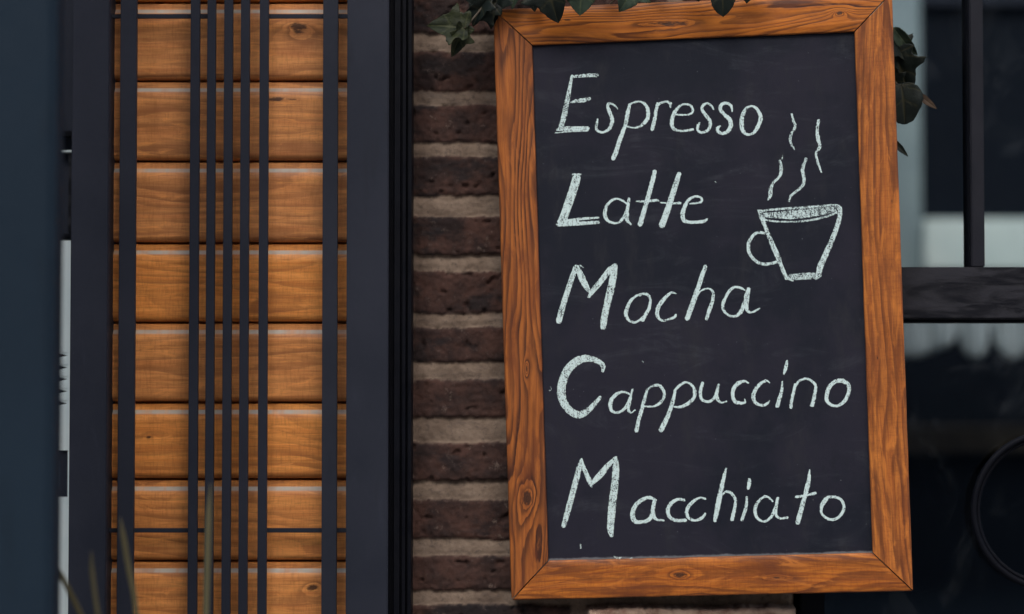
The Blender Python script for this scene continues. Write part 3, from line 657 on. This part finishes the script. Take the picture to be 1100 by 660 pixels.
chalk('chalk_word', 'chalk word Espresso', 
  S(e1, [(147,72,20),(135,130,24),(125,190,30),(112,250,34),(98,320,38),(84,370,36),(70,412,30)], [(150,75,20),(230,68,24),(308,66,26)],
    [(140,240,12),(175,232,26),(225,226,30),(262,216,20)], [(52,418,18),(100,410,30),(160,410,32),(246,410,32)], [(38,438,7),(120,430,10),(250,425,8)], wt=.86) +
  S(e1, [(440,282,8),(422,262,12),(398,248,16),(378,255,20),(382,285,24),(398,325,26),(406,360,26),(392,402,24),(368,426,20),(338,434,18),(312,424,20),(303,402,20),(308,375,16),(312,352,14)],
    [(520,252,18),(510,290,26),(500,340,28),(490,390,26),(475,430,30),(452,490,30),(432,555,32),(413,602,30)],
    [(512,258,14),(545,242,13),(585,236,14),(618,255,22),(636,290,26),(636,335,28),(618,368,26),(585,395,16),(545,405,12),(502,396,12)],
    [(698,248,18),(688,300,24),(677,360,26),(664,412,28)], [(700,262,10),(722,245,13),(755,238,15),(785,248,15),(778,250,6)]) +
  S(e2, [(-18,250,10),(5,240,13),(35,235,14),(55,248,16),(62,272,12)],
    [(92,320,12),(150,322,13),(192,315,14),(206,292,18),(192,262,16),(155,252,14),(118,268,18),(88,305,26),(72,350,27),(72,390,26),(92,417,20),(140,425,15),(205,415,18)],
    [(340,290,8),(325,262,14),(298,248,16),(272,260,20),(265,288,22),(288,323,24),(313,355,24),(318,392,24),(298,423,20),(262,435,18),(238,420,20),(238,395,20),(250,370,10)],
    [(460,298,12),(450,262,20),(420,245,20),(388,258,24),(385,290,26),(413,322,26),(443,352,30),(450,392,30),(430,428,26),(395,442,20),(368,428,24),(366,407,22),(382,394,10)],
    [(575,264,14),(545,285,20),(525,330,28),(520,385,30),(530,428,26),(560,448,18),(600,435,22),(628,390,28),(643,340,28),(630,300,24),(602,270,18),(575,264,14)]))
l = (580, 175, 5.5)
chalk('chalk_word', 'chalk word Latte',
  S(l, [(216,92,52),(206,130,54),(185,195,54),(165,250,54),(145,310,52),(126,350,50)], [(100,365,10),(140,362,28),(170,350,34),(220,340,30)], [(150,342,14),(240,332,18),(345,324,12)], [(110,372,14),(230,360,24),(346,352,20)], [(195,70,14),(240,68,12)], wt=.95) +
  S(l, [(512,240,12),(480,220,14),(450,213,14),(415,230,18),(390,265,22),(384,310,24),(405,345,20),(450,357,14),(485,337,20),(507,300,22),(520,260,22),(525,215,18)], [(518,270,18),(512,310,28),(516,340,22),(537,364,12)],
    [(678,52,26),(665,110,29),(640,200,29),(615,285,30),(592,362,32)], [(570,228,10),(630,228,16),(688,222,16),(705,228,6)],
    [(822,66,28),(803,125,34),(775,215,36),(748,295,40),(722,366,40)], [(712,235,9),(770,240,13),(828,238,18)],
    [(885,242,10),(930,238,13),(955,228,16),(950,205,15),(915,200,14),(880,218,20),(855,260,26),(843,305,28),(852,340,26),(885,352,20),(935,350,20),(968,346,20),(988,334,14)]))
k1 = (590, 275, 7.331); k2 = (710, 275, 7.331)
chalk('chalk_word', 'chalk word Mocha',
  S(k1, [(208,88,38),(190,140,44),(160,230,44),(125,340,46),(95,440,50),(76,512,50)], [(222,90,40),(255,170,56),(290,240,48),(318,285,26)], [(240,75,14),(268,92,10)], [(312,322,24),(350,268,44),(415,190,48),(470,115,46),(500,85,36)],
    [(520,78,40),(508,130,58),(492,230,62),(470,320,62),(450,410,58),(432,500,56),(425,560,50)], wt=.93) +
  S(k1, [(712,318,12),(735,300,18),(772,305,24),(796,345,22),(787,410,28),(758,465,30),(737,510,24)], [(718,300,14),(660,333,24),(622,390,30),(603,455,32),(622,502,24),(662,524,22),(708,510,22),(745,478,22)],) +
  S(k2, [(120,298,9),(95,290,18),(65,300,22),(20,345,34),(-18,400,34),(-30,450,32),(-18,490,24),(15,512,18),(60,500,17),(105,485,22),(116,466,22)],
    [(350,85,34),(330,140,36),(300,230,40),(268,325,42),(235,415,42),(208,492,42)], [(285,318,12),(310,280,15),(350,260,15),(388,262,18),(413,300,24),(402,370,30),(380,430,32),(360,495,28)],
    [(660,270,14),(620,250,22),(580,248,22),(545,270,26),(507,330,27),(487,390,28),(500,440,22),(540,470,18),(590,475,24),(632,435,34),(658,370,34)], [(690,262,34),(676,330,46),(672,400,36),(690,440,22),(730,440,18),(775,416,18)]))
c1 = (590, 370, 6.0); c2 = (750, 370, 6.0)
chalk('chalk_word', 'chalk word Cappuccino',
  S(c1, [(345,172,20),(348,140,32),(320,112,36),(275,95,40),(225,92,50),(178,110,56),(130,150,58),(98,205,58),(80,270,58),(80,330,58),(98,385,54),(138,432,50),(190,455,52),(240,435,40),(285,392,34),(328,342,22)], wt=.9) +
  S(c1, [(515,320,14),(482,307,16),(440,318,24),(405,350,26),(393,395,27),(405,430,22),(435,440,18),(475,425,20),(505,385,22),(525,335,18),(537,290,14)], [(530,320,16),(517,380,22),(510,422,20),(528,440,13),(552,425,11)],
    [(632,290,14),(617,345,24),(602,400,24),(585,460,26),(572,510,28),(562,556,28)], [(635,290,13),(665,270,16),(708,265,20),(736,298,22),(740,338,20),(715,378,20),(670,400,15),(610,400,10)],
    [(812,298,18),(797,365,26),(770,450,30),(742,510,34),(722,552,34)], [(808,298,18),(845,262,18),(885,245,16),(923,268,18),(938,310,24),(930,348,24),(890,385,24),(840,405,19),(805,403,12)]) +
  S(c2, [(27,252,22),(15,300,23),(20,350,22),(55,370,18),(90,360,20),(115,325,22),(132,260,16)], [(128,280,16),(120,325,24),(127,358,22),(150,377,13),(183,368,13)],
    [(325,252,10),(300,237,17),(265,248,26),(232,280,28),(222,325,26),(235,365,26),(265,378,24),(300,376,16),(300,355,8)],
    [(460,248,8),(440,235,17),(400,255,22),(365,300,26),(355,345,28),(375,380,22),(415,395,17),(445,382,18),(460,364,10)],
    [(543,240,10),(538,300,22),(524,350,26),(510,395,30)], [(572,110,18),(565,150,24),(552,190,16)],
    [(625,260,20),(612,320,21),(602,365,21),(598,405,24)], [(628,268,16),(650,237,17),(695,222,16),(735,240,18),(757,270,20),(750,330,24),(735,392,28)],
    [(935,235,28),(890,238,28),(850,270,28),(830,320,28),(828,360,26),(850,386,22),(890,398,18),(935,375,24),(963,330,24),(973,285,26),(962,252,26),(935,240,28)]) +
  S((590.2, 417.5, 1.0), [(0,-2.3,1.0),(1.8,-0.2,1.0),(1.0,2.4,1.0),(-1.4,1.6,.9)], wt=.8))
a1_ = (590, 480, 6.0); a2_ = (750, 480, 6.0)
chalk('chalk_word', 'chalk word Macchiato',
  S(a1_, [(208,85,20),(192,140,36),(172,220,40),(145,320,40),(115,430,38),(94,508,32)], [(208,90,18),(232,160,30),(262,225,34),(272,260,12)], [(272,240,26),(325,185,44),(380,120,36),(428,70,20)],
    [(430,72,22),(430,130,44),(425,220,50),(410,340,52),(400,450,52),(394,530,46),(402,572,26)], wt=.93) +
  S(a1_, [(688,345,16),(645,328,24),(595,345,26),(552,385,30),(537,440,34),(552,480,32),(600,485,24),(645,468,28),(668,415,24),(680,350,22)], [(675,350,18),(668,410,28),(675,450,26),(695,470,17),(738,475,13)],
    [(870,345,20),(830,340,22),(787,365,27),(765,405,27),(773,448,25),(812,474,22),(878,475,24)],
    [(1005,335,15),(970,330,13),(922,358,24),(888,405,25),(893,452,22),(935,475,17),(983,460,22),(1005,435,18)]) +
  S(a2_, [(180,140,13),(165,200,25),(145,290,32),(125,390,36),(108,475,26)], [(150,312,12),(185,290,18),(218,305,21),(240,348,20),(232,410,23),(218,468,27)],
    [(313,325,15),(308,390,22),(282,472,22)], [(331,212,22),(328,242,28),(323,268,20)],
    [(480,352,14),(450,325,15),(420,325,16),(380,365,21),(366,410,25),(380,458,20),(423,482,17),(468,455,20),(498,392,20),(512,332,20)], [(510,345,20),(500,400,23),(502,440,21),(530,462,15),(575,458,18)],
    [(718,150,8),(712,220,30),(690,310,30),(665,400,32),(642,488,32)], [(630,325,16),(690,315,16),(755,300,20)],
    [(835,325,18),(885,325,21),(923,345,19),(940,390,21),(922,438,22),(880,468,19),(832,463,20),(797,430,19),(795,385,26),(815,350,32),(835,325,18)]))
u = (790, 210, 6.6)
chalk('chalk_drawing', 'chalk drawing of a coffee cup',
  S(u, [(180,140,30),(300,140,50),(400,138,66),(520,125,66),(640,108,56),(715,95,34)], wt=.74) +
  S(u, [(390,580,42),(490,574,52),(585,570,44)], wt=.76) +
  S(u, [(200,108,15),(300,98,18),(430,90,18),(560,80,18),(690,70,18),(735,75,16)], [(195,172,14),(280,184,14),(400,188,14),(520,178,16),(630,155,18),(720,122,16)], [(200,150,12),(300,158,12),(370,140,12),(480,130,8)], [(590,135,10),(680,108,14),(730,90,14)], wt=.85) +
  S(u, [(178,118,38),(190,160,38),(205,205,30),(230,270,30),(262,350,38),(295,420,40),(315,475,30),(335,525,28),(362,585,32)], [(742,92,32),(738,160,34),(710,250,36),(670,350,40),(630,440,44),(600,510,46),(588,570,38)],
    [(375,590,18),(405,605,16)], [(205,268,20),(165,263,24),(125,285,24),(98,330,28),(92,385,28),(115,435,24),(155,473,24),(205,488,24),(260,482,24),(300,470,22)], [(158,105,10),(185,112,14)], [(230,272,10),(250,276,7)], [(570,595,14),(605,570,14)], wt=.9))
u = (790, 115, 6.6)
chalk('chalk_drawing', 'four wavy chalk lines of steam above the drawn cup',
  S(u, [(398,50,16),(410,95,20),(424,140,20),(400,185,20),(388,228,20),(398,268,18),(418,300,12)], [(590,97,22),(580,160,24),(586,225,30),(600,280,24),(572,328,18),(582,385,20),(610,464,12)],
    [(316,382,18),(325,430,26),(316,490,22),(272,535,20),(250,580,28),(247,620,32),(234,658,16)], [(500,370,24),(476,440,28),(486,510,26),(475,560,24),(430,600,20),(392,632,20),(380,670,14)], wt=.88))

for mk in ([(623.5,584,1.2),(624,589,2.2)], [(660,598,1.5),(664,600,3.0),(668,598.5,1.2)], [(674,601,2.0),(679,600,2.5)], [(690,388,1.0),(690.8,389,1.0)], [(768,195,1.1),(769,196.5,1.1)], [(841,167,0.9),(840,171,1.1)]):
    chalk('chalk_mark', 'small stray chalk smudge on the blackboard', S((0, 0, 1.0), mk, wt=.72))

# ------------------------------------------------------------------ artificial ivy
def mat_leaf(name, c1, c2, vein):
    m = N(name); co = m.coord(); v = m.attr('vein').outputs['Fac']
    n = m.noise(co, 55, 4, 0.6); base = m.mix(m.map(n, 0.3, 0.7), c1, c2)
    base = m.mix(m.math('MULTIPLY', v, 0.55), base, vein)
    m.set(base=base, rough=0.55, spec=0.22); m.bump(m.math('ADD', m.noise(co, 400, 3), m.math('MULTIPLY', v, -0.8)), 0.4, 0.001); return m.m
M['ivy'] = mat_leaf('ivy_green', (0.0050, 0.0085, 0.003), (0.018, 0.023, 0.0065), (0.06, 0.065, 0.025))
M['ivyd'] = mat_leaf('ivy_dark', (0.003, 0.006, 0.005), (0.009, 0.014, 0.011), (0.05, 0.045, 0.02))
M['ivyl'] = mat_leaf('ivy_pale', (0.022, 0.036, 0.024), (0.045, 0.066, 0.045), (0.10, 0.12, 0.06))
M['ivyb'] = mat_leaf('ivy_dry', (0.035, 0.022, 0.015), (0.07, 0.045, 0.028), (0.1, 0.07, 0.04))
M['stem'] = mat_paint('ivy_stem', (0.03, 0.022, 0.012), (0.07, 0.05, 0.03), 0.6, 40, scratch=False)
HALF = [(0, 0), (0.10, -0.10), (0.28, -0.14), (0.44, -0.04), (0.36, 0.10), (0.42, 0.20), (0.62, 0.30), (0.50, 0.40), (0.34, 0.46), (0.27, 0.62), (0.14, 0.84), (0, 1.0)]
OVAL = [(0, 0), (0.14, 0.02), (0.30, 0.12), (0.38, 0.28), (0.37, 0.5), (0.30, 0.70), (0.16, 0.88), (0, 1.0)]
BROAD = [(0, 0), (0.12, -0.06), (0.30, 0.02), (0.42, 0.22), (0.45, 0.38), (0.36, 0.62), (0.22, 0.90), (0.10, 0.97), (0, 1.0)]
LANCE = [(0, 0), (0.05, 0.05), (0.10, 0.2), (0.13, 0.42), (0.11, 0.65), (0.06, 0.85), (0, 1.0)]
ivy = thing('ivy_garland', 'dark green ivy garland draped over the top of the chalkboard', 'plant', (X(750, 0.02), 0.02, Z(-20, 0.02)))
def leaf(base, tip, y0, mat, wid=1.0, fold=0.25, curl=0.15, half=HALF, face=0.0, dy=0.0, seed=0, label=None):
    """base/tip: pixels of the petiole end and the leaf tip at depth y0; face turns the blade about its midrib."""
    b = P(base[0], base[1], y0); t = P(tip[0], tip[1], y0); t.y += dy
    L = (t - b).length; V_ = (t - b).normalized(); out = Vector((0, -1, 0)); out = (out - V_ * out.dot(V_)).normalized(); U = V_.cross(out).normalized()
    Rm = Matrix.Rotation(face, 3, V_); U = Rm @ U; out = Rm @ out
    rr = random.Random(seed); hp = catmull(half, 4); bm = bmesh.new(); lay = bm.verts.layers.float.new('vein'); NR = 9
    veins = [((0, 0), (0.60, 0.30)), ((0, 0), (0.42, -0.03)), ((0, .35), (0.30, 0.60))]
    for sgn in (1, -1):
        rows = []
        for (hu, hv) in hp:
            jit = 1 + 0.05 * rr.uniform(-1, 1); row = []
            mv = 0.15 + 0.8 * hv if hv > 0 else 0.05
            mv = min(mv, 1.0) if hv < 0.98 else 1.0
            if hv <= 0.02 and hu < 0.12: mv = hv
            for k in range(NR + 1):
                s = k / NR; uu = hu * s * jit * wid; vv = mv * (1 - s) + hv * s
                zz = fold * abs(uu) - curl * vv * vv - 0.22 * uu * uu + 0.02 * math.sin(uu * 17 + seed) * s + 0.025 * math.sin(vv * 9 + seed * 2 + sgn) * abs(uu) * 2
                p = b + U * (uu * L * sgn) + V_ * (vv * L) + out * (zz * L)
                ve = max(0, 1 - abs(uu) / 0.018)
                for (q0, q1) in veins:
                    ax, ay = q1[0] - q0[0], q1[1] - q0[1]; tq = max(0, min(1, ((uu / wid - q0[0]) * ax + (vv - q0[1]) * ay) / (ax * ax + ay * ay)))
                    dv = math.hypot(uu / wid - q0[0] - tq * ax, vv - q0[1] - tq * ay); ve = max(ve, 0.8 * max(0, 1 - dv / 0.028))
                v = bm.verts.new(p); v[lay] = ve; row.append(v)
            rows.append(row)
        for i in range(len(rows) - 1):
            for k in range(NR):
                try: bm.faces.new((rows[i][k], rows[i][k + 1], rows[i + 1][k + 1], rows[i + 1][k]))
                except ValueError: pass
    bmesh.ops.remove_doubles(bm, verts=bm.verts[:], dist=0.00006)
    o = obj('leaf', bm, mat, ivy, True); s_ = o.modifiers.new('thickness', 'SOLIDIFY'); s_.thickness = 0.0004
    if label: o['label'] = label
    return o
leaf((499, 31), (459, 24), -0.012, M['ivy'], 1.05, 0.45, 0.2, face=0.35, seed=1)
leaf((497, 30), (486, 62), -0.010, M['ivy'], 0.75, 0.55, 0.1, half=HALF, face=-0.5, seed=2)
leaf((522, -6), (506, 27), -0.004, M['ivyd'], 0.9, 0.5, 0.2, face=0.3, seed=3)
leaf((530, 4), (497, 22), -0.002, M['ivyd'], 0.9, 0.4, 0.25, face=-0.3, seed=4)
leaf((537, -12), (524, 30), 0.006, M['ivyd'], 0.9, 0.4, 0.15, face=0.5, seed=5)
leaf((556, -16), (549, 9), -0.004, M['ivyl'], 0.75, 0.5, 0.2, face=0.3, seed=6)
leaf((568, -14), (576, 12), -0.010, M['ivyd'], 1.0, 0.5, 0.2, face=-0.3, seed=7)
leaf((588, -16), (598, 24), -0.034, M['ivyd'], 1.25, 0.4, 0.3, face=0.2, seed=8)
leaf((626, -18), (622, 16), -0.038, M['ivyl'], 1.45, 0.3, 0.2, face=0.15, seed=9)
leaf((650, -28), (657, -2), -0.024, M['ivyd'], 0.9, 0.4, 0.2, face=-0.2, seed=10)
leaf((682, -18), (667, 13), -0.040, M['ivyl'], 1.15, 0.4, 0.2, face=-0.3, seed=11)
leaf((700, -30), (704, -6), -0.03, M['ivy'], 0.9, 0.4, 0.2, face=0.2, seed=12)
leaf((774, -20), (779, 17), -0.046, M['ivyd'], 1.05, 0.3, 0.25, half=OVAL, face=-0.15, seed=13)
leaf((742, -26), (750, 2), -0.042, M['ivyd'], 1.15, 0.4, 0.2, face=0.3, seed=14)
leaf((806, -26), (801, 3), -0.044, M['ivyd'], 1.1, 0.4, 0.2, face=0.3, seed=15)
leaf((840, -26), (846, -9), -0.03, M['ivy'], 0.9, 0.4, 0.2, seed=16)
# right-hand spray, hanging behind the frame
leaf((960, 30), (983, 61), 0.035, M['ivyl'], 0.55, 0.35, 0.25, half=OVAL, face=0.5, seed=17)
leaf((958, 42), (986, 70), 0.040, M['ivyd'], 0.8, 0.4, 0.2, face=-0.4, seed=18)
leaf((962, 58), (977, 104), 0.043, M['ivyd'], 1.0, 0.4, 0.2, face=0.25, seed=19)
leaf((957, 80), (972, 100), 0.043, M['ivyd'], 0.9, 0.4, 0.2, face=0.2, seed=20)
leaf((968, 92), (974, 133), 0.030, M['ivyd'], 1.15, 0.3, 0.2, half=BROAD, face=-0.1, seed=21)
leaf((981, 98), (1007, 117), 0.034, M['ivyb'], 1.0, 0.4, 0.1, half=LANCE, seed=22, label='dry brown narrow leaf')
leaf((955, 148), (976, 168), 0.044, M['ivyd'], 1.0, 0.4, 0.1, half=LANCE, seed=23)
bm = bmesh.new()
def px3(l): return [P(a, b, c) for a, b, c in l]
def smooth3(l): return [Vector(p) for p in catmull([tuple(q) for q in px3(l)], 6)]
add_tube(bm, smooth3([(499, 31, -.012), (515, 12, -.004), (536, -12, .0), (575, -20, -.01), (625, -27, -.02), (680, -22, -.025), (760, -24, -.03), (850, -28, -.03), (930, -26, -.03), (948, -16, -.02), (950, 10, .035), (952, 50, .040), (952, 90, .040), (953, 150, .044)]), 0.0013, 8)
for (a, b) in (((964, 92, .034), (984, 100, .034)), ((958, 86, .036), (966, 97, .030)), ((955, 30, .038), (962, 34, .036))):
    add_tube(bm, smooth3([a, ((a[0] + b[0]) / 2 + 1, (a[1] + b[1]) / 2 - 2, (a[2] + b[2]) / 2), b]), 0.0008, 6)
obj('stem', bm, M['stem'], ivy, True)

# ------------------------------------------------------------------ ornamental grass in front of the panel
YGz = -0.38
m = N('dry_grass'); co = m.coord(); m.set(base=m.mix(m.noise(m.scale(co, (60, 60, 4)), 1.0, 3), (0.050, 0.050, 0.020), (0.120, 0.100, 0.048)), rough=0.6); M['grass'] = m.m
gz = thing('ornamental_grass', 'tall thin olive grass blades, out of focus, rising in front of the wooden panel', 'plant', (X(140, YGz), YGz, 0))
def blade(pts, y, wpx, root):
    q = [P(a, b, y) for a, b in pts]
    last = q[-1]; dr = (q[-1] - q[-2]); rt = Vector((root, YGz, 0.0)); z0 = last.z; p = last.copy(); step = 0.04
    while p.z > 0.0:
        s = 1 - p.z / z0; tgt = (rt - p).normalized(); dr = (dr.normalized() * (1 - s * .5) + tgt * (0.05 + s * .5)).normalized()
        p = p + dr * step; step = min(step * 1.25, 0.12); q.append(p.copy())
    c = catmull([tuple(v) for v in q], 8); bm = bmesh.new(); rows = []; n = len(c)
    for i, p in enumerate(c):
        p = Vector(p); t = Vector(c[min(i + 1, n - 1)]) - Vector(c[max(i - 1, 0)]); t.normalize(); sd = t.cross(Vector((0, -1, 0))).normalized()
        wd = wpx * 0.00070 * min(1.0, (i + 0.3) / 7)
        rows.append([bm.verts.new(p - sd * wd / 2), bm.verts.new(p + Vector((0, wd * 0.3, 0))), bm.verts.new(p + sd * wd / 2)])
    for i in range(n - 1):
        for k in range(2): bm.faces.new((rows[i][k], rows[i][k + 1], rows[i + 1][k + 1], rows[i + 1][k]))
    o = obj('blade', bm, M['grass'], gz, True); s_ = o.modifiers.new('thickness', 'SOLIDIFY'); s_.thickness = 0.0006
rx = X(140, YGz)
blade([(129, 556), (133, 580), (138, 610), (144, 640), (147, 668)], YGz, 8, rx - .01)
blade([(98, 592), (99, 615), (102, 640), (106, 668)], YGz - 0.06, 6, rx - .03)
blade([(52, 596), (63, 614), (77, 640), (92, 672)], YGz, 8, rx - .02)
blade([(226, 520), (224, 560), (223, 600), (222, 635), (221, 668)], YGz, 8, rx + .03)
blade([(186, 690), (180, 720), (172, 760)], YGz, 8, rx + .01)
blade([(40, 700), (70, 730), (100, 770)], YGz, 8, rx)
